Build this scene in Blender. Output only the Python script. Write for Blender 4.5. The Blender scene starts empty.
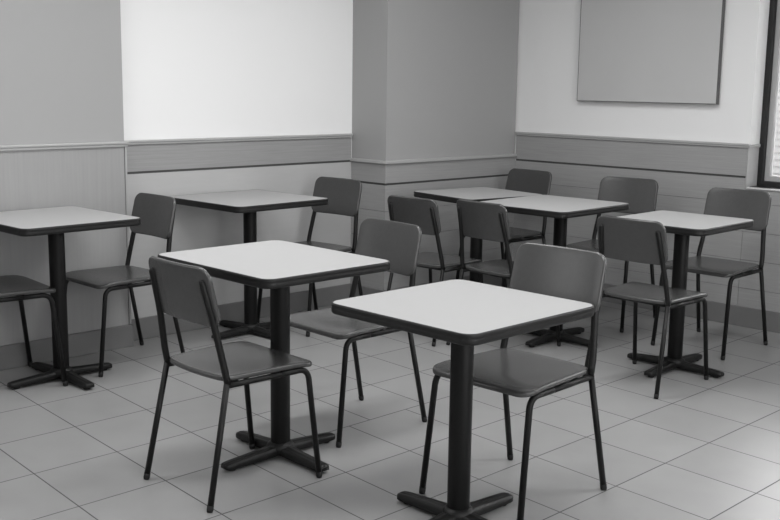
import bpy, bmesh, math, random
from mathutils import Vector, Matrix
random.seed(7)
S = bpy.context.scene
COL = S.collection

# ---------------------------------------------------------------- camera, light, exposure
CAM_H, PITCH, ROLL, FPX = 1.4026, 0.1665, 0.0144, 1045.5
cd = bpy.data.cameras.new('camera'); cam = bpy.data.objects.new('camera', cd); COL.objects.link(cam)
cd.sensor_width = 36.0; cd.lens = FPX * 36.0 / 780.0; cd.clip_start = 0.05; cd.clip_end = 100
cam.matrix_world = Matrix.Translation((0, 0, CAM_H)) @ Matrix.Rotation(math.pi/2 - PITCH, 4, 'X') @ Matrix.Rotation(ROLL, 4, 'Z')
S.camera = cam
S.view_settings.view_transform = 'Standard'; S.view_settings.look = 'None'
S.view_settings.gamma = 1.0; S.view_settings.use_curve_mapping = False
S.view_settings.exposure = 0.08

W = bpy.data.worlds.new('world'); S.world = W; W.use_nodes = True
bg = W.node_tree.nodes['Background']; bg.inputs[0].default_value = (1, 1, 1, 1); bg.inputs[1].default_value = 9.0

def area(name, loc, size, sy, power, rot=(0, 0, 0), spread=180):
    l = bpy.data.lights.new(name, 'AREA'); l.shape = 'RECTANGLE'; l.size = size; l.size_y = sy; l.energy = power
    l.spread = math.radians(spread)
    o = bpy.data.objects.new(name, l); COL.objects.link(o); o.location = loc; o.rotation_euler = rot
    return o
CEIL = 2.9
for nm, (x, y), e in [('ceiling_light_one', (-0.9, 4.0), 15), ('ceiling_light_two', (0.40, 4.9), 26),
                      ('ceiling_light_three', (0.2, 2.4), 22), ('ceiling_light_four', (1.9, 3.5), 25),
                      ('ceiling_light_five', (-1.75, 3.6), 17), ('ceiling_light_six', (0.6, -0.2), 24)]:
    area(nm, (x, y, CEIL - 0.02), 1.2, 0.6, e*0.92, (0, 0, math.radians(45)), 155)
# unseen fill lamp added behind the camera, brightening the walls it faces
area('rear_fill_light', (3.55, -0.77, 1.55), 5.0, 2.0, 105, (math.pi/2, 0, math.radians(45)))
area('left_fill_light', (-3.75, 2.95, 1.65), 2.0, 1.3, 14, (math.pi/2, 0, math.radians(225)))  # added fill lamp with no window behind it, lifts the chair fronts

# ---------------------------------------------------------------- frames of the walls
TH_W, TH_R = -0.0047, 0.0025
eL = Vector((math.cos(TH_W + math.pi/4), math.sin(TH_W + math.pi/4), 0)); nL = Vector((-eL.y, eL.x, 0))
nR = Vector((math.cos(TH_R + math.pi/4), math.sin(TH_R + math.pi/4), 0)); uR = Vector((nR.y, -nR.x, 0))
O_P, O_B, O_F, O_R, O_L = 4.8429, 4.9381, 4.6256, 5.845, 4.566
ZR, ZG, ZB, ZRC, ZGC = 1.080, 0.916, 0.120, 0.929, 0.788
ZR_R, ZG_R = 1.078, 0.892
PAINT = 0.012
def cross(n1, o1, n2, o2):
    d = n1.x*n2.y - n1.y*n2.x
    return Vector(((o1*n2.y - o2*n1.y)/d, (n1.x*o2 - n2.x*o1)/d, 0))

# ---------------------------------------------------------------- materials
def grey(v): return (v, v, v, 1)
def new_mat(name):
    m = bpy.data.materials.new(name); m.use_nodes = True
    nt = m.node_tree; b = nt.nodes['Principled BSDF']
    return m, nt, b
def plain(name, v, rough=0.5, spec=0.5, metal=0.0, noise=0.0, nscale=30, bump=0.0, bscale=200, coat=0.0):
    m, nt, b = new_mat(name)
    b.inputs['Base Color'].default_value = grey(v); b.inputs['Roughness'].default_value = rough
    b.inputs['Metallic'].default_value = metal; b.inputs['Specular IOR Level'].default_value = spec
    b.inputs['Coat Weight'].default_value = coat
    tc = nt.nodes.new('ShaderNodeTexCoord')
    if noise:
        n = nt.nodes.new('ShaderNodeTexNoise'); n.inputs['Scale'].default_value = nscale; n.inputs['Detail'].default_value = 4
        nt.links.new(tc.outputs['Object'], n.inputs['Vector'])
        r = nt.nodes.new('ShaderNodeMapRange'); r.inputs['To Min'].default_value = v*(1-noise); r.inputs['To Max'].default_value = v*(1+noise)
        r.inputs['From Min'].default_value = 0.25; r.inputs['From Max'].default_value = 0.75
        nt.links.new(n.outputs['Fac'], r.inputs['Value']); nt.links.new(r.outputs['Result'], b.inputs['Base Color'])
    if bump:
        n2 = nt.nodes.new('ShaderNodeTexNoise'); n2.inputs['Scale'].default_value = bscale; n2.inputs['Detail'].default_value = 3
        nt.links.new(tc.outputs['Object'], n2.inputs['Vector'])
        bp = nt.nodes.new('ShaderNodeBump'); bp.inputs['Strength'].default_value = bump; bp.inputs['Distance'].default_value = 0.001
        nt.links.new(n2.outputs['Fac'], bp.inputs['Height']); nt.links.new(bp.outputs['Normal'], b.inputs['Normal'])
    return m
def wood(name, v, scale, amp=0.08, rough=0.45, spec=0.4):
    """grey laminate with a fine grain; scale = noise frequency along local x, y, z"""
    m, nt, b = new_mat(name); b.inputs['Roughness'].default_value = rough; b.inputs['Specular IOR Level'].default_value = spec
    tc = nt.nodes.new('ShaderNodeTexCoord'); mp = nt.nodes.new('ShaderNodeMapping'); mp.inputs['Scale'].default_value = scale
    n = nt.nodes.new('ShaderNodeTexNoise'); n.inputs['Scale'].default_value = 1.0; n.inputs['Detail'].default_value = 6; n.inputs['Roughness'].default_value = 0.65
    r = nt.nodes.new('ShaderNodeMapRange'); r.inputs['From Min'].default_value = 0.3; r.inputs['From Max'].default_value = 0.7
    r.inputs['To Min'].default_value = v*(1-amp); r.inputs['To Max'].default_value = v*(1+amp)
    nt.links.new(tc.outputs['Object'], mp.inputs['Vector']); nt.links.new(mp.outputs['Vector'], n.inputs['Vector'])
    nt.links.new(n.outputs['Fac'], r.inputs['Value']); nt.links.new(r.outputs['Result'], b.inputs['Base Color'])
    return m

M = dict(
    paint_white=plain('white_paint', 0.85, 0.6, 0.3, bump=0.15, bscale=300),
    paint_grey=plain('grey_paint', 0.36, 0.6, 0.3, bump=0.15, bscale=300),
    ceiling=plain('ceiling_paint', 0.8, 0.8, 0.2),
    panel_h=wood('horizontal_grain_laminate', 0.30, (3, 3, 120), 0.10),
    panel_hr=wood('horizontal_grain_laminate_right', 0.335, (3, 3, 120), 0.10),
    panel_v=wood('vertical_grain_laminate', 0.32, (55, 55, 2), 0.05),
    panel_plain=wood('pale_laminate', 0.44, (4, 4, 30), 0.03),
    panel_col=wood('column_laminate', 0.33, (3, 3, 120), 0.08),
    rail=plain('painted_rail', 0.42, 0.35, 0.5),
    trim_light=plain('pale_corner_trim', 0.40, 0.35, 0.5),
    base=plain('grey_baseboard', 0.17, 0.4, 0.4, noise=0.05, nscale=8),
    groove=plain('dark_groove', 0.08, 0.8, 0.1),
    board=plain('grey_board', 0.54, 0.75, 0.2, noise=0.02, nscale=2),
    board_edge=plain('dark_board_edge', 0.12, 0.6, 0.2),
    laminate=plain('pale_table_laminate', 0.37, 0.42, 0.35, noise=0.012, nscale=60),
    vinyl=plain('black_vinyl_edging', 0.012, 0.42, 0.3),
    iron=plain('black_cast_iron', 0.010, 0.45, 0.3, bump=0.25, bscale=150),
    column=plain('black_column_paint', 0.006, 0.45, 0.22),
    tube=plain('black_powder_coated_tube', 0.008, 0.42, 0.25),
    chair_shell=wood('charcoal_laminated_shell', 0.056, (60, 6, 60), 0.06, 0.27, 0.6),
    rubber=plain('black_rubber', 0.012, 0.7, 0.3),
    frame_black=plain('black_window_frame', 0.015, 0.35, 0.5),
    frame_grey=plain('grey_inner_sash', 0.42, 0.4, 0.5),
    sill=plain('pale_sill', 0.55, 0.4, 0.5),
)
# siding of the building across the street and the pavement
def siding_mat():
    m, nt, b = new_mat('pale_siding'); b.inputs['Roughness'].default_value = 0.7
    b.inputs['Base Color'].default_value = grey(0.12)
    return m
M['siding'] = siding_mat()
M['pavement'] = plain('pavement', 0.16, 0.8, 0.2, noise=0.1, nscale=5)
g, nt, b = new_mat('window_glass'); nt.nodes.remove(b)
tr = nt.nodes.new('ShaderNodeBsdfTransparent'); gl = nt.nodes.new('ShaderNodeBsdfGlossy'); gl.inputs['Roughness'].default_value = 0.02
fr = nt.nodes.new('ShaderNodeFresnel'); fr.inputs['IOR'].default_value = 1.35; mx = nt.nodes.new('ShaderNodeMixShader')
nt.links.new(fr.outputs[0], mx.inputs[0]); nt.links.new(tr.outputs[0], mx.inputs[1]); nt.links.new(gl.outputs[0], mx.inputs[2])
nt.links.new(mx.outputs[0], nt.nodes['Material Output'].inputs['Surface']); M['glass'] = g

def floor_mat():
    m, nt, b = new_mat('grey_floor_tile')
    N, Lk = nt.nodes, nt.links
    def math_(op, a, b_=None, c=None):
        n = N.new('ShaderNodeMath'); n.operation = op
        for i, x in enumerate((a, b_, c)):
            if x is None: continue
            if isinstance(x, (int, float)): n.inputs[i].default_value = x
            else: Lk.new(x, n.inputs[i])
        return n.outputs[0]
    def dot(vec, v):
        n = N.new('ShaderNodeVectorMath'); n.operation = 'DOT_PRODUCT'; Lk.new(vec, n.inputs[0]); n.inputs[1].default_value = v
        return n.outputs['Value']
    tc = N.new('ShaderNodeTexCoord'); P = tc.outputs['Object']
    thU, thT, tu, tw = 0.0022, -0.0742, 0.3771, 0.3356
    u0, wl, wr = -4.186, 1.3769, 2.2639
    a = thU - math.pi/4; e1 = (math.cos(a), math.sin(a), 0)
    a = thT - math.pi/4; e2 = (-math.sin(a), math.cos(a), 0)
    u = dot(P, e1); w = dot(P, e2)
    right = math_('MULTIPLY', math_('GREATER_THAN', u, u0 + 3*tu), math_('GREATER_THAN', w, wl + 2*tw + 0.11))
    woff = math_('ADD', math_('MULTIPLY', right, wr - wl), wl)
    fu = math_('DIVIDE', math_('SUBTRACT', u, u0), tu)
    fw = math_('DIVIDE', math_('SUBTRACT', w, woff), tw)
    iu = math_('FLOOR', fu); iw = math_('FLOOR', fw)
    du = math_('MULTIPLY', math_('ABSOLUTE', math_('SUBTRACT', fu, math_('ROUND', fu))), tu)
    dw = math_('MULTIPLY', math_('ABSOLUTE', math_('SUBTRACT', fw, math_('ROUND', fw))), tw)
    d = math_('MINIMUM', du, dw)
    mr = N.new('ShaderNodeMapRange'); mr.inputs['From Min'].default_value = 0.0012; mr.inputs['From Max'].default_value = 0.0032
    Lk.new(d, mr.inputs['Value']); tile = mr.outputs['Result']
    cv = N.new('ShaderNodeCombineXYZ'); Lk.new(iu, cv.inputs[0]); Lk.new(math_('ADD', iw, math_('MULTIPLY', right, 17.3)), cv.inputs[1])
    wn = N.new('ShaderNodeTexWhiteNoise'); Lk.new(cv.outputs[0], wn.inputs['Vector'])
    n1 = N.new('ShaderNodeTexNoise'); n1.inputs['Scale'].default_value = 7; n1.inputs['Detail'].default_value = 5; Lk.new(P, n1.inputs['Vector'])
    base = math_('ADD', math_('MULTIPLY', wn.outputs['Value'], 0.02), math_('MULTIPLY', n1.outputs['Fac'], 0.06))
    col = math_('ADD', base, FLOOR_V - 0.04)
    mix = N.new('ShaderNodeMix'); mix.data_type = 'FLOAT'; Lk.new(tile, mix.inputs[0]); mix.inputs[2].default_value = 0.06; Lk.new(col, mix.inputs[3])
    Lk.new(mix.outputs[0], b.inputs['Base Color'])
    rr = math_('ADD', math_('MULTIPLY', n1.outputs['Fac'], 0.10), 0.30)
    mx2 = N.new('ShaderNodeMix'); mx2.data_type = 'FLOAT'; Lk.new(tile, mx2.inputs[0]); mx2.inputs[2].default_value = 0.8; Lk.new(rr, mx2.inputs[3])
    Lk.new(mx2.outputs[0], b.inputs['Roughness'])
    bp = N.new('ShaderNodeBump'); bp.inputs['Distance'].default_value = 0.0015; bp.inputs['Strength'].default_value = 0.6
    Lk.new(tile, bp.inputs['Height']); Lk.new(bp.outputs['Normal'], b.inputs['Normal'])
    return m
FLOOR_V = 0.28
M['floor'] = floor_mat()

# ---------------------------------------------------------------- mesh helpers
def link(name, bm, mat, parent=None, smooth=False, bevel=0.0, seg=2, mw=None):
    bmesh.ops.recalc_face_normals(bm, faces=bm.faces[:])
    me = bpy.data.meshes.new(name); bm.to_mesh(me); bm.free()
    if smooth:
        for p in me.polygons: p.use_smooth = True
    me.materials.append(mat)
    o = bpy.data.objects.new(name, me); COL.objects.link(o)
    if parent is not None: o.parent = parent
    if mw is not None: o.matrix_world = mw
    if bevel:
        bv = o.modifiers.new('bevel', 'BEVEL'); bv.width = bevel; bv.segments = seg; bv.limit_method = 'ANGLE'
        bv.harden_normals = False
    return o
def box(bm, lo, hi):
    vs = [bm.verts.new((x, y, z)) for x in (lo[0], hi[0]) for y in (lo[1], hi[1]) for z in (lo[2], hi[2])]
    for f in ((0, 1, 3, 2), (4, 6, 7, 5), (0, 4, 5, 1), (2, 3, 7, 6), (0, 2, 6, 4), (1, 5, 7, 3)):
        bm.faces.new([vs[i] for i in f])
def rounded_outline(hx0, hx1, y0, y1, r, nc=6, ns=8):
    """counter-clockwise rounded trapezoid: half width hx0 at y0 and hx1 at y1"""
    C = [Vector((hx0, y0)), Vector((hx1, y1)), Vector((-hx1, y1)), Vector((-hx0, y0))]
    pts = []
    n = len(C)
    arcs = []
    for i in range(n):
        p, a, b_ = C[i], C[i-1], C[(i+1) % n]
        da, db = (a-p).normalized(), (b_-p).normalized()
        ang = da.angle(db); t = r/math.tan(ang/2)
        c = p + (da+db).normalized()*(r/math.sin(ang/2))
        s, e = p+da*t, p+db*t
        a0 = math.atan2(s.y-c.y, s.x-c.x); a1 = math.atan2(e.y-c.y, e.x-c.x)
        while a1 < a0: a1 += 2*math.pi
        if a1 - a0 > math.pi: a1 -= 2*math.pi
        arcs.append([c+Vector((math.cos(a0+(a1-a0)*k/nc), math.sin(a0+(a1-a0)*k/nc)))*r for k in range(nc+1)])
    for i in range(n):
        pts += arcs[i]
        s, e = arcs[i][-1], arcs[(i+1) % n][0]
        for k in range(1, ns): pts.append(s.lerp(e, k/ns))
    return pts
def loft(bm, rings, cap0=True, cap1=True, closed=False):
    V = [[bm.verts.new(p) for p in r] for r in rings]
    n = len(V[0]); R = list(range(len(V)-1))
    for k in R:
        for i in range(n):
            j = (i+1) % n
            bm.faces.new((V[k][i], V[k][j], V[k+1][j], V[k+1][i]))
    if closed:
        for i in range(n):
            j = (i+1) % n
            bm.faces.new((V[-1][i], V[-1][j], V[0][j], V[0][i]))
    else:
        if cap0: fan(bm, V[0])
        if cap1: fan(bm, V[-1])
def fan(bm, ring):
    c = Vector((0, 0, 0))
    for v in ring: c += v.co
    cv = bm.verts.new(c/len(ring)); n = len(ring)
    for i in range(n): bm.faces.new((ring[i], ring[(i+1) % n], cv))
def slab(bm, outline_fn, thick, rnd, mapf, inner=5, ne=4):
    """rounded plate: outline_fn(inset) -> 2D ring, mapf(x, y, h) -> 3D, h from -thick/2 to thick/2"""
    rings = []
    o_in = outline_fn(rnd)
    c = sum(o_in, Vector((0, 0)))/len(o_in)
    for k in range(1, inner): rings.append([mapf(*(c+(p-c)*(k/inner)), thick/2) for p in o_in])
    h0 = thick/2 - rnd
    for k in range(ne+1):
        a = math.pi/2*(1-k/ne)
        rings.append([mapf(p.x, p.y, h0+rnd*math.sin(a)) for p in outline_fn(rnd*(1-math.cos(a)))])
    for k in range(ne+1):
        a = math.pi/2*k/ne
        rings.append([mapf(p.x, p.y, -h0-rnd*math.sin(a)) for p in outline_fn(rnd*(1-math.cos(a)))])
    for k in range(inner-1, 0, -1): rings.append([mapf(*(c+(p-c)*(k/inner)), -thick/2) for p in o_in])
    loft(bm, rings)
def fillet(pts, rads, n=6):
    P = [Vector(p) for p in pts]; out = [P[0]]
    for i in range(1, len(P)-1):
        r = rads[i-1]
        if r <= 0: out.append(P[i]); continue
        da, db = (P[i-1]-P[i]).normalized(), (P[i+1]-P[i]).normalized()
        a, b_ = P[i]+da*r, P[i]+db*r
        for k in range(n+1):
            t = k/n; out.append(a*(1-t)**2 + P[i]*2*t*(1-t) + b_*t*t)
    out.append(P[-1]); return out
def tube(bm, pts, r, seg=14, rx=None):
    P = [Vector(p) for p in pts]; n = len(P); T = []
    for i in range(n):
        a = P[i]-P[i-1] if i else P[1]-P[0]
        b_ = P[i+1]-P[i] if i < n-1 else P[i]-P[i-1]
        T.append((a.normalized()+b_.normalized()).normalized())
    u = T[0].orthogonal().normalized()
    if abs(T[0].x) < 0.9: u = (Vector((1, 0, 0)) - T[0]*T[0].x).normalized()
    rings = []
    for i in range(n):
        u = (u - T[i]*u.dot(T[i])).normalized(); v = T[i].cross(u)
        rr = r[i] if isinstance(r, (list, tuple)) else r
        rings.append([P[i] + (u*math.cos(2*math.pi*k/seg) + v*math.sin(2*math.pi*k/seg))*rr for k in range(seg)])
    loft(bm, rings)
def lathe(bm, prof, seg=32, cx=0, cy=0):
    rings = [[Vector((cx+r*math.cos(2*math.pi*k/seg), cy+r*math.sin(2*math.pi*k/seg), z)) for k in range(seg)] for r, z in prof]
    loft(bm, rings)

# ---------------------------------------------------------------- the room
def frameL(o, u=0.0):  # local x along the left wall, y into the wall
    m = Matrix.Identity(4)
    for i in range(3): m[i][0], m[i][1] = eL[i], nL[i]
    m.translation = eL*u + nL*o; return m
def frameR(o, u=0.0):
    m = Matrix.Identity(4)
    for i in range(3): m[i][0], m[i][1] = uR[i], nR[i]
    m.translation = uR*u + nR*o; return m
def struct(name, boxes, mat, mw, bevel=0.0):
    bm = bmesh.new()
    for lo, hi in boxes: box(bm, lo, hi)
    o = link(name, bm, mat, bevel=bevel, mw=mw); o['kind'] = 'structure'; return o
trim_n = [0]
def trim(boxes, mat, mw, bevel=0.0):
    trim_n[0] += 1
    return struct('trim_%d' % trim_n[0], boxes, mat, mw, bevel)

pBL = cross(nL, O_B, nR, O_L); uB1 = pBL.dot(eL)
pFL = cross(nL, O_F, nR, O_L); pFR = cross(nL, O_F, nR, O_R)
UP = 2.858                      # where the projecting left part of the wall ends
uF0, uF1 = pFL.dot(eL), pFR.dot(eL)
UR0 = pFR.dot(uR)
# floor and ceiling
bm = bmesh.new(); box(bm, (-6.5, -4.5, -0.1), (6.5, 9.5, 0.0)); o = link('floor', bm, M['floor']); o['kind'] = 'structure'
bm = bmesh.new(); box(bm, (-6.5, -4.5, CEIL), (6.5, 9.5, CEIL+0.1)); o = link('ceiling', bm, M['ceiling']); o['kind'] = 'structure'
WT = 0.18
U_LO, V_LO = -2.6, -2.4         # unseen far ends of the room
struct('wall_left_front', [((U_LO, PAINT, 0), (UP-0.006, WT+0.1, CEIL))], M['paint_grey'], frameL(O_P))
struct('wall_left', [((UP-0.004, PAINT, 0), (uB1+0.02, WT, CEIL))], M['paint_white'], frameL(O_B))
# corner column, full height, grey paint
cl = (pBL-pFL).length
bmc = bmesh.new()
cdepth = O_B - O_F
box(bmc, (uF0+PAINT, PAINT, 0), (uF1+0.0, cdepth+0.2, CEIL))
o = link('wall_column', bmc, M['paint_grey'], mw=frameL(O_F)); o['kind'] = 'structure'
# right wall with the window opening
WU0, WU1, WZ0, WZ1 = -2.862, 1.20, 0.834, 2.35
struct('wall_right', [((UR0-0.1, PAINT, 0), (WU0, 0.24, CEIL)), ((WU0, PAINT, 0), (WU1, 0.24, WZ0-0.012)),
                      ((WU0, PAINT, WZ1), (WU1, 0.24, CEIL)), ((WU1, PAINT, 0), (3.4, 0.24, CEIL))], M['paint_white'], frameR(O_R))
# walls behind the camera
struct('wall_rear', [((-3.2, 0, 0), (6.2, 0.15, CEIL))], M['paint_white'], frameL(-3.1) @ Matrix.Translation((0, -0.15, 0)))
struct('wall_front', [((-5.2, 0, 0), (3.6, 0.15, CEIL))], M['paint_white'], frameR(-2.6) @ Matrix.Translation((0, -0.15, 0)))

# --- projecting left wall: vertical-grain panel, cap rail, corner trim, baseboard
fP = frameL(O_P)
trim([((U_LO, 0, ZB), (UP-0.015, PAINT, ZR-0.016))], M['panel_v'], fP)
trim([((U_LO, -0.010, ZR-0.016), (UP+0.004, PAINT, ZR-0.002)), ((U_LO, -0.016, ZR-0.002), (UP+0.008, PAINT, ZR+0.010))], M['rail'], fP, 0.003)
trim([((UP-0.011, -0.003, ZB), (UP, O_B-O_P+PAINT, ZR-0.016))], M['trim_light'], fP, 0.002)
trim([((UP-0.015, 0.004, ZB), (UP-0.011, PAINT, ZR-0.016))], M['groove'], fP)
o = struct('baseboard_left_front', [((U_LO, -0.014, 0), (UP+0.004, O_B-O_P+0.004, ZB))], M['base'], fP, 0.003)
# --- left wall: grained band, groove, plain pale panel, baseboard
fB = frameL(O_B)
G = 0.013
trim([((UP, 0, ZG+G/2), (uB1, PAINT, ZR-0.016))], M['panel_h'], fB)
trim([((UP, 0, ZB), (uB1, PAINT, ZG-G/2))], M['panel_plain'], fB)
trim([((UP, 0.004, ZG-G/2), (uB1, PAINT, ZG+G/2)), ((UP, 0.004, ZR-0.020), (uB1, PAINT, ZR-0.016))], M['groove'], fB)
trim([((UP, -0.010, ZR-0.014), (uB1, PAINT, ZR-0.002)), ((UP, -0.016, ZR-0.002), (uB1, PAINT, ZR+0.010))], M['rail'], fB, 0.003)
o = struct('baseboard_left', [((UP-0.002, -0.014, 0), (uB1, PAINT, ZB))], M['base'], fB, 0.003)
# --- column: bands on both faces
fF = frameL(O_F); fLw = frameR(O_L)
l0, l1 = pBL.dot(uR), pFL.dot(uR)
colg = [ZGC, 0.618, 0.448, 0.278]
def bands(fr, x0, x1, ztop, grooves, mat, zb):
    zs = [ztop-0.016] + grooves + [zb]
    bx, gv = [], []
    for i in range(len(zs)-1):
        hi = zs[i] - (0 if i == 0 else (G/2 if i == 1 else 0.0012)); lo = zs[i+1] + (G/2 if i == 0 else (0.0012 if i < len(zs)-2 else 0))
        bx.append(((x0, 0, lo), (x1, PAINT, hi)))
        if i: gv.append(((x0, 0.005, zs[i]-G/2), (x1, PAINT, zs[i]+G/2)))
    trim(bx, mat, fr); trim(gv, M['groove'], fr)
bands(fF, uF0, uF1, ZRC, colg, M['panel_col'], ZB)
bands(fLw, l0, l1-0.0, ZRC, colg, M['panel_col'], ZB)
trim([((uF0-0.012, -0.014, ZRC-0.014), (uF1, PAINT, ZRC+0.006))], M['rail'], fF, 0.003)
trim([((l0, -0.014, ZRC-0.014), (l1+0.0, PAINT, ZRC+0.006))], M['rail'], fLw, 0.003)
struct('baseboard_column', [((uF0-0.008, -0.014, 0), (uF1, PAINT, ZB))], M['base'], fF, 0.003)
struct('baseboard_column_side', [((l0, -0.014, 0), (l1+0.013, PAINT, ZB))], M['base'], fLw, 0.003)
# --- right wall: bands with grooves, running on under the window
fR = frameR(O_R)
rg = [ZG_R, 0.741, 0.571, 0.401, 0.231]
bands(fR, UR0, WU0-0.002, ZR_R, rg, M['panel_hr'], ZB)
zs = [WZ0-0.013, 0.741, 0.571, 0.401, 0.231, ZB]
trim([((WU0, 0, zs[i+1]+(0.0012 if i < 4 else 0)), (3.4, PAINT, zs[i]-(0.0012 if i else 0))) for i in range(5)] +
     [((WU1+0.05, 0, WZ0), (3.4, PAINT, ZR_R-0.016))], M['panel_hr'], fR)
trim([((WU0, 0.005, z-0.004), (3.4, PAINT, z+0.004)) for z in zs[1:5]], M['groove'], fR)
trim([((UR0, -0.010, ZR_R-0.014), (WU0+0.006, PAINT, ZR_R-0.002)), ((UR0, -0.016, ZR_R-0.002), (WU0+0.006, PAINT, ZR_R+0.010)),
      ((WU0-0.004, -0.006, ZR_R-0.014), (WU0+0.008, 0.135, ZR_R+0.006)), ((WU1-0.0, -0.014, ZR_R-0.014), (3.4, PAINT, ZR_R+0.010))], M['rail'], fR, 0.002)
trim([((UR0, 0.004, ZR_R-0.022), (WU0-0.006, PAINT, ZR_R-0.014))], M['groove'], fR)
trim([((WU0-0.006, 0.0, WZ0), (WU0+0.001, 0.135, ZR_R-0.016))], M['panel_plain'], fR)
struct('baseboard_right', [((UR0, -0.014, 0), (3.4, PAINT, ZB))], M['base'], fR, 0.003)

# --- window: black outer frame, grey sash, glass, sill
win = bpy.data.objects.new('window_1', None); COL.objects.link(win); win.matrix_world = fR; win['kind'] = 'structure'
def wpart(name, boxes, mat, bevel=0.002):
    bm = bmesh.new()
    for lo, hi in boxes: box(bm, lo, hi)
    o = link(name, bm, mat, parent=win, bevel=bevel); o['kind'] = 'structure'; return o
D0 = 0.135
def ring(u0, u1, z0, z1, t, y0, y1):
    return [((u0, y0, z0), (u0+t, y1, z1)), ((u1-t, y0, z0), (u1, y1, z1)), ((u0+t, y0, z0), (u1-t, y1, z0+t)), ((u0+t, y0, z1-t), (u1-t, y1, z1))]
wpart('window_frame', ring(WU0, WU1, WZ0, WZ1, 0.031, D0, D0+0.09) + [((-1.72, D0, WZ0+0.03), (-1.68, D0+0.09, WZ1-0.03)), ((-0.30, D0, WZ0+0.03), (-0.26, D0+0.09, WZ1-0.03))], M['frame_black'])
wpart('window_sash', ring(WU0+0.031, -1.72, WZ0+0.031, WZ1-0.031, 0.032, D0+0.03, D0+0.07) +
      ring(-1.68, -0.30, WZ0+0.031, WZ1-0.031, 0.032, D0+0.03, D0+0.07) + ring(-0.26, WU1-0.031, WZ0+0.031, WZ1-0.031, 0.032, D0+0.03, D0+0.07), M['frame_grey'])
wpart('window_glass', [((WU0+0.06, D0+0.048, WZ0+0.06), (-1.75, D0+0.052, WZ1-0.06)), ((-1.65, D0+0.048, WZ0+0.06), (-0.33, D0+0.052, WZ1-0.06)), ((-0.23, D0+0.048, WZ0+0.06), (WU1-0.06, D0+0.052, WZ1-0.06))], M['glass'], 0)
wpart('window_sill', [((WU0+0.008, -0.008, WZ0-0.010), (WU1, 0.045, WZ0-0.001))], M['sill'], 0.003)
wpart('window_ledge', [((WU0+0.001, 0.045, WZ0-0.012), (WU1, D0+0.03, WZ0+0.001))], M['frame_black'], 0.002)

# --- what lies outside the window
bm = bmesh.new(); box(bm, (-14, 0.30, -0.25), (12, 14, -0.15)); o = link('ground_outside', bm, M['pavement'], mw=fR); o['kind'] = 'structure'
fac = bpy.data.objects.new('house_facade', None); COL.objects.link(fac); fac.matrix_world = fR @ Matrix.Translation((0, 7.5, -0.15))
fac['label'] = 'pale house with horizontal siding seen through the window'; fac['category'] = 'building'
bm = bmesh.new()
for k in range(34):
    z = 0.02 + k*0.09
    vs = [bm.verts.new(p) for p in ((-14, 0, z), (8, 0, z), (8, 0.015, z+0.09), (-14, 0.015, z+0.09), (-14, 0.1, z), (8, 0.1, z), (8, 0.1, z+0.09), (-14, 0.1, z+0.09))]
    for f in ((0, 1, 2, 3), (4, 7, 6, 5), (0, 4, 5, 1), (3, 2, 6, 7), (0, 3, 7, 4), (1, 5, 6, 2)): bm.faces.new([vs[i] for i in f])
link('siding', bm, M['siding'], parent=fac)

# --- grey board hung on the right wall
bm = bmesh.new(); box(bm, (-4.066, -0.027, 1.315), (-3.075, PAINT-0.005, 2.25))
o = link('wall_board', bm, M['board'], bevel=0.002, mw=fR)
bm = bmesh.new()
for lo, hi in (((-4.070, -0.026, 1.311), (-4.066, 0.004, 2.25)), ((-3.075, -0.026, 1.311), (-3.070, 0.004, 2.25)), ((-4.066, -0.026, 1.311), (-3.075, 0.004, 1.315))): box(bm, lo, hi)
e_ = link('edge_trim', bm, M['board_edge'], parent=o); e_['label'] = 'thin dark edging'
o['label'] = 'large plain grey board hanging on the white wall left of the window'; o['category'] = 'board'

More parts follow.
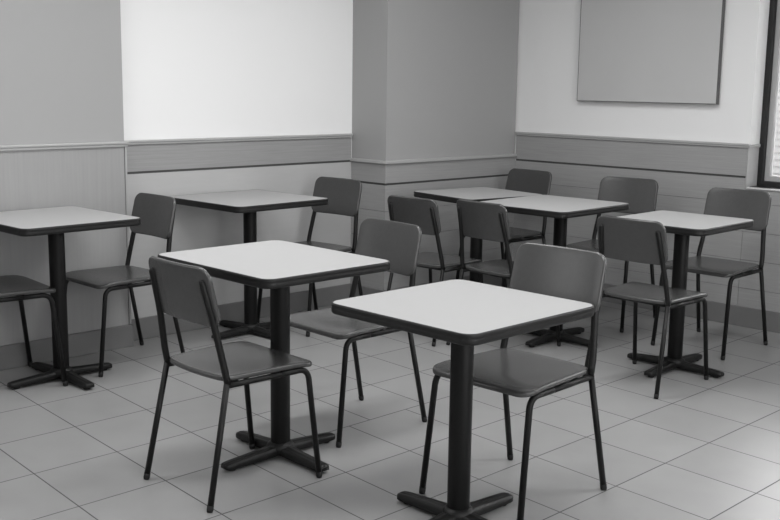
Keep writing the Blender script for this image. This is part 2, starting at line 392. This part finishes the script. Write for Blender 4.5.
# ---------------------------------------------------------------- tables
TOP_T = 0.034
def make_table(x, y, th, a, b, z, label, base=None, rad=0.045):
    """a = size along the camera-right direction e1, b = along e2"""
    root = bpy.data.objects.new('pedestal_table', None); COL.objects.link(root)
    root.location = (x, y, 0); root.rotation_euler = (0, 0, th - math.pi/4)
    root['label'] = label; root['category'] = 'table'; root['group'] = 'square pedestal tables'
    ha, hb = a/2, b/2
    # laminate top (slightly inside the edging)
    bm = bmesh.new()
    def of(ins): return rounded_outline(ha-0.005-ins, ha-0.005-ins, -hb+0.005+ins, hb-0.005-ins, rad-0.004-ins, 8, 4)
    slab(bm, of, TOP_T-0.001, 0.0015, lambda px, py, h: Vector((px, py, z-TOP_T/2+h)), 3, 2)
    link('tabletop', bm, M['laminate'], root)
    # black bull-nosed edging with a shallow ridge
    prof = [(0.006, -0.0012), (0.003, -0.0005), (0.0008, -0.003), (0.0, -0.007), (0.0, -0.012), (0.0012, -0.0145), (0.0, -0.018),
            (0.0, -0.027), (0.001, -0.031), (0.004, -0.034), (0.012, -0.035), (0.012, -0.033), (0.0062, -0.032)]
    rings = []
    for ins, h in prof:
        rings.append([Vector((p.x, p.y, z+h)) for p in rounded_outline(ha-ins, ha-ins, -hb+ins, hb-ins, rad-ins, 8, 4)])
    bm = bmesh.new(); loft(bm, rings, closed=True)
    o = link('edge_band', bm, M['vinyl'], root, smooth=True); o['label'] = 'black edging'
    # under-top spider plate
    bx, by = base if base else (0, 0)
    bm = bmesh.new()
    zt = z - TOP_T - 0.001
    lathe(bm, [(0.05, zt-0.022), (0.06, zt-0.014), (0.06, zt)], 24, bx, by)
    for k in range(4):
        an = k*math.pi/2 + math.pi/4
        d = Vector((math.cos(an), math.sin(an), 0)); s = Vector((-d.y, d.x, 0)); c = Vector((bx, by, 0))
        rings = []
        for t, w_, h in ((0.03, 0.02, 0.02), (0.19, 0.014, 0.008)):
            p = c + d*t
            rings.append([p-s*w_+Vector((0, 0, zt-h)), p+s*w_+Vector((0, 0, zt-h)), p+s*w_+Vector((0, 0, zt)), p-s*w_+Vector((0, 0, zt))])
        loft(bm, rings)
    link('mounting_plate', bm, M['iron'], root)
    bm = bmesh.new(); lathe(bm, [(0.0368, 0.040), (0.0368, zt-0.010)], 36, bx, by)
    link('column', bm, M['column'], root, smooth=True, bevel=0.001)
    bm = bmesh.new(); lathe(bm, [(0.052, 0.022), (0.052, 0.046), (0.046, 0.054), (0.040, 0.058), (0.036, 0.060)], 32, bx, by)
    link('collar', bm, M['iron'], root, smooth=True)
    # cross foot: four cast arms with a raised spine
    for k in range(4):
        an = k*math.pi/2
        d = Vector((math.cos(an), math.sin(an), 0)); s = Vector((-d.y, d.x, 0)); c = Vector((bx, by, 0))
        bm = bmesh.new(); rings = []
        L = 0.262
        for t, w_, zb_, zt_ in ((0.010, 0.034, 0.018, 0.052), (0.05, 0.029, 0.014, 0.048), (0.12, 0.026, 0.011, 0.043), (0.20, 0.0245, 0.010, 0.038),
                               (L-0.018, 0.024, 0.010, 0.034), (L-0.005, 0.022, 0.011, 0.032), (L, 0.018, 0.013, 0.029)):
            p = c + d*t; hw = w_
            sec = [(-1, 0.0), (-1, 0.62), (-0.88, 0.86), (-0.6, 0.96), (-0.28, 0.93), (-0.2, 1.0), (0.2, 1.0), (0.28, 0.93), (0.6, 0.96), (0.88, 0.86), (1, 0.62), (1, 0.0)]
            rings.append([p + s*(hw*q) + Vector((0, 0, zb_+(zt_-zb_)*h)) for q, h in sec])
        loft(bm, rings)
        arm = link('base_arm', bm, M['iron'], root, smooth=True)
        arm.data.polygons.foreach_set('use_smooth', [True]*len(arm.data.polygons))
        bm = bmesh.new(); q = c + d*(L-0.035); lathe(bm, [(0.014, 0.0), (0.016, 0.003), (0.012, 0.014)], 16, q.x, q.y)
        link('floor_glide', bm, M['rubber'], arm, smooth=True)
    return root

TABLES = [
    (0.2296, 3.1927, -0.003, 0.595, 0.617, 0.733, 'pale square table with black edging nearest the camera, in front of all others'),
    (-0.428, 3.763, -0.011, 0.685, 0.581, 0.774, 'pale square table second nearest the camera, left of centre, with a chair either side'),
    (-0.781, 5.711, 0.027, 0.646, 0.645, 0.780, 'pale square table against the left wall, under the bright white paint'),
    (-1.5605, 4.7615, 0.023, 0.634, 0.590, 0.783, 'pale square table at the far left below grey paint, its left corner cut off'),
    (0.524, 6.287, -0.150, 0.560, 0.590, 0.765, 'pale square table in the far corner beside the column, mostly hidden by chairs'),
    (0.886, 5.718, 0.028, 0.606, 0.664, 0.774, 'pale square table in the rear whose left corner meets the corner table'),
    (1.436, 5.149, 0.021, 0.530, 0.570, 0.764, 'pale square table at the right side of the room nearest the window'),
]
BASES = {0: (-0.008, 0.012), 1: (-0.019, 0.048), 2: (-0.045, 0.045), 3: (-0.022, 0.036), 5: (0.036, 0.036), 6: (0.010, 0.010)}
for i, t in enumerate(TABLES): make_table(*t, base=BASES.get(i))

# ---------------------------------------------------------------- chairs
def make_chair():
    root = bpy.data.objects.new('cafe_chair', None); COL.objects.link(root)
    # backrest: bowed laminated panel with rounded corners
    Z0, Z1, Y0, Y1, HW, BOW = 0.627, 0.837, -0.203, -0.252, 0.191, 0.020
    def back_map(px, pz, h):
        t = (pz-Z0)/(Z1-Z0); y = Y0 + (Y1-Y0)*t - BOW*(1-(px/HW)**2) + 0.006
        n = Vector((-2*BOW*px/HW**2, 1.0, 0.245)).normalized()
        return Vector((px, y, pz)) + n*h
    bm = bmesh.new()
    slab(bm, lambda i: rounded_outline(HW-0.002-i, HW-0.006-i, Z0+i, Z1-i, 0.045-i, 8, 10), 0.017, 0.0065, back_map, 6, 4)
    link('backrest', bm, M['chair_shell'], root, smooth=True)
    # seat: dished shell with waterfall front
    YF, YR, HF, HR, ZS = 0.202, -0.184, 0.212, 0.187, 0.457
    def seat_map(px, py, h):
        t = (py-YR)/(YF-YR)
        yy = py - 0.018*(1-(px/HR)**2)*max(0, 1-t*2.2)
        dish = -0.009*max(0, 1-(px/0.19)**2)*max(0, 1-((py+0.01)/0.19)**2)
        fall = -0.012*max(0, (py-0.10)/0.100)**2 if py > 0.10 else 0
        return Vector((px, yy, ZS-0.011+dish+fall+h))
    bm = bmesh.new()
    slab(bm, lambda i: rounded_outline(HR-i, HF-i, YR+i, YF-i, 0.048-i, 8, 8), 0.020, 0.0085, seat_map, 8, 5)
    link('seat', bm, M['chair_shell'], root, smooth=True)
    R = 0.0108; ZRAIL = ZS-0.0335
    for s in (-1, 1):
        # rear leg: from the kink at the seat down and back
        leg_top = Vector((s*0.186, -0.178, 0.436)); foot = Vector((s*0.202, -0.265, 0.012))
        bm = bmesh.new(); tube(bm, [leg_top, foot], R)
        lg = link('leg', bm, M['tube'], root, smooth=True)
        bm = bmesh.new(); d = (foot-leg_top).normalized(); tube(bm, [foot-d*0.012, foot+d*0.0045, foot+d*0.0115], [R+0.0007, R+0.0007, R-0.001])
        link('foot_cap', bm, M['rubber'], lg, smooth=True)
        # back post: up from the seat along the rear face of the backrest
        bm = bmesh.new()
        pts = fillet([(s*0.186, -0.176, 0.430), (s*0.185, -0.188, 0.485), (s*0.167, -0.2155, 0.64), (s*0.154, -0.2510, 0.785)], [0.03, 0.05], 5)
        tube(bm, pts + [Vector((s*0.1535, -0.2528, 0.792))], [0.0122]*(len(pts)) + [0.008])
        link('back_post', bm, M['tube'], root, smooth=True)
        # front leg: bends under the seat
        top = Vector((s*0.1915, 0.045, ZRAIL)); foot = Vector((s*0.206, 0.214, 0.012))
        bm = bmesh.new(); tube(bm, fillet([top, (s*0.1945, 0.168, ZRAIL), foot], [0.042], 8), R)
        lg = link('leg', bm, M['tube'], root, smooth=True)
        d = (foot-Vector((s*0.1945, 0.168, ZRAIL))).normalized()
        bm = bmesh.new(); tube(bm, [foot-d*0.012, foot+d*0.0045, foot+d*0.0115], [R+0.0007, R+0.0007, R-0.001])
        link('foot_cap', bm, M['rubber'], lg, smooth=True)
        bm = bmesh.new(); tube(bm, [(s*0.1860, -0.178, ZRAIL), (s*0.1916, 0.046, ZRAIL)], R-0.0003)
        link('seat_rail', bm, M['tube'], root, smooth=True)
    for yy in (0.06, -0.12):
        bm = bmesh.new(); tube(bm, [(-0.184, yy, ZRAIL-0.004), (0.184, yy, ZRAIL-0.004)], 0.009)
        link('cross_brace', bm, M['tube'], root, smooth=True)
    return root
def copy_tree(o, parent=None):
    c = o.copy(); COL.objects.link(c)
    if parent is not None: c.parent = parent
    for ch in list(o.children): copy_tree(ch, c)
    return c
CHAIRS = [  # x, y, heading (deg), scale, label
    (-0.534, 3.588, 44.2, (0.975, 0.975, 0.972), 'charcoal chair in the left foreground, seen from behind, at the second nearest table'),
    (-0.175, 4.205, -136.8, 0.994, 'charcoal chair facing the camera between the two nearest tables'),
    (0.428, 3.463, -134.3, (1.028, 1.02, 1.008), 'charcoal chair facing the camera at the nearest table, largest backrest in the picture'),
    (1.266, 4.939, 45.9, 0.970, 'charcoal chair seen from behind, left side of the table nearest the window'),
    (1.762, 5.630, -135.5, 1.018, 'charcoal chair facing the camera below the window corner, rightmost in the picture'),
    (-1.372, 5.139, -134.9, 0.990, 'charcoal chair at the right side of the far left table, beside the corner trim'),
    (-0.472, 6.014, -130.6, 1.013, 'charcoal chair right of the left-wall table, just left of the column'),
    (0.738, 6.800, -139.0, 1.020, 'charcoal chair in the far room corner behind the corner table'),
    (1.315, 6.225, -127.0, 1.022, 'charcoal chair against the right wall directly below the hanging grey board'),
    (0.268, 5.850, 48.5, 0.955, 'charcoal chair seen from behind in front of the column, left of its neighbour'),
    (0.646, 5.590, 41.5, 0.964, 'charcoal chair seen from behind at the rear table, right one of two side by side'),
    (-1.804, 4.707, 40.0, 1.032, 'charcoal chair cut off by the left picture edge, only seat and legs showing'),
]
proto = make_chair()
for i, (x, y, h, sc, lab) in enumerate(CHAIRS):
    o = proto if i == 0 else copy_tree(proto)
    o.location = (x, y, 0); o.rotation_euler = (0, 0, math.radians(h) - math.pi/2); o.scale = (sc, sc, sc) if isinstance(sc, float) else sc
    o['label'] = lab; o['category'] = 'chair'; o['group'] = 'charcoal chairs with black tube frames'
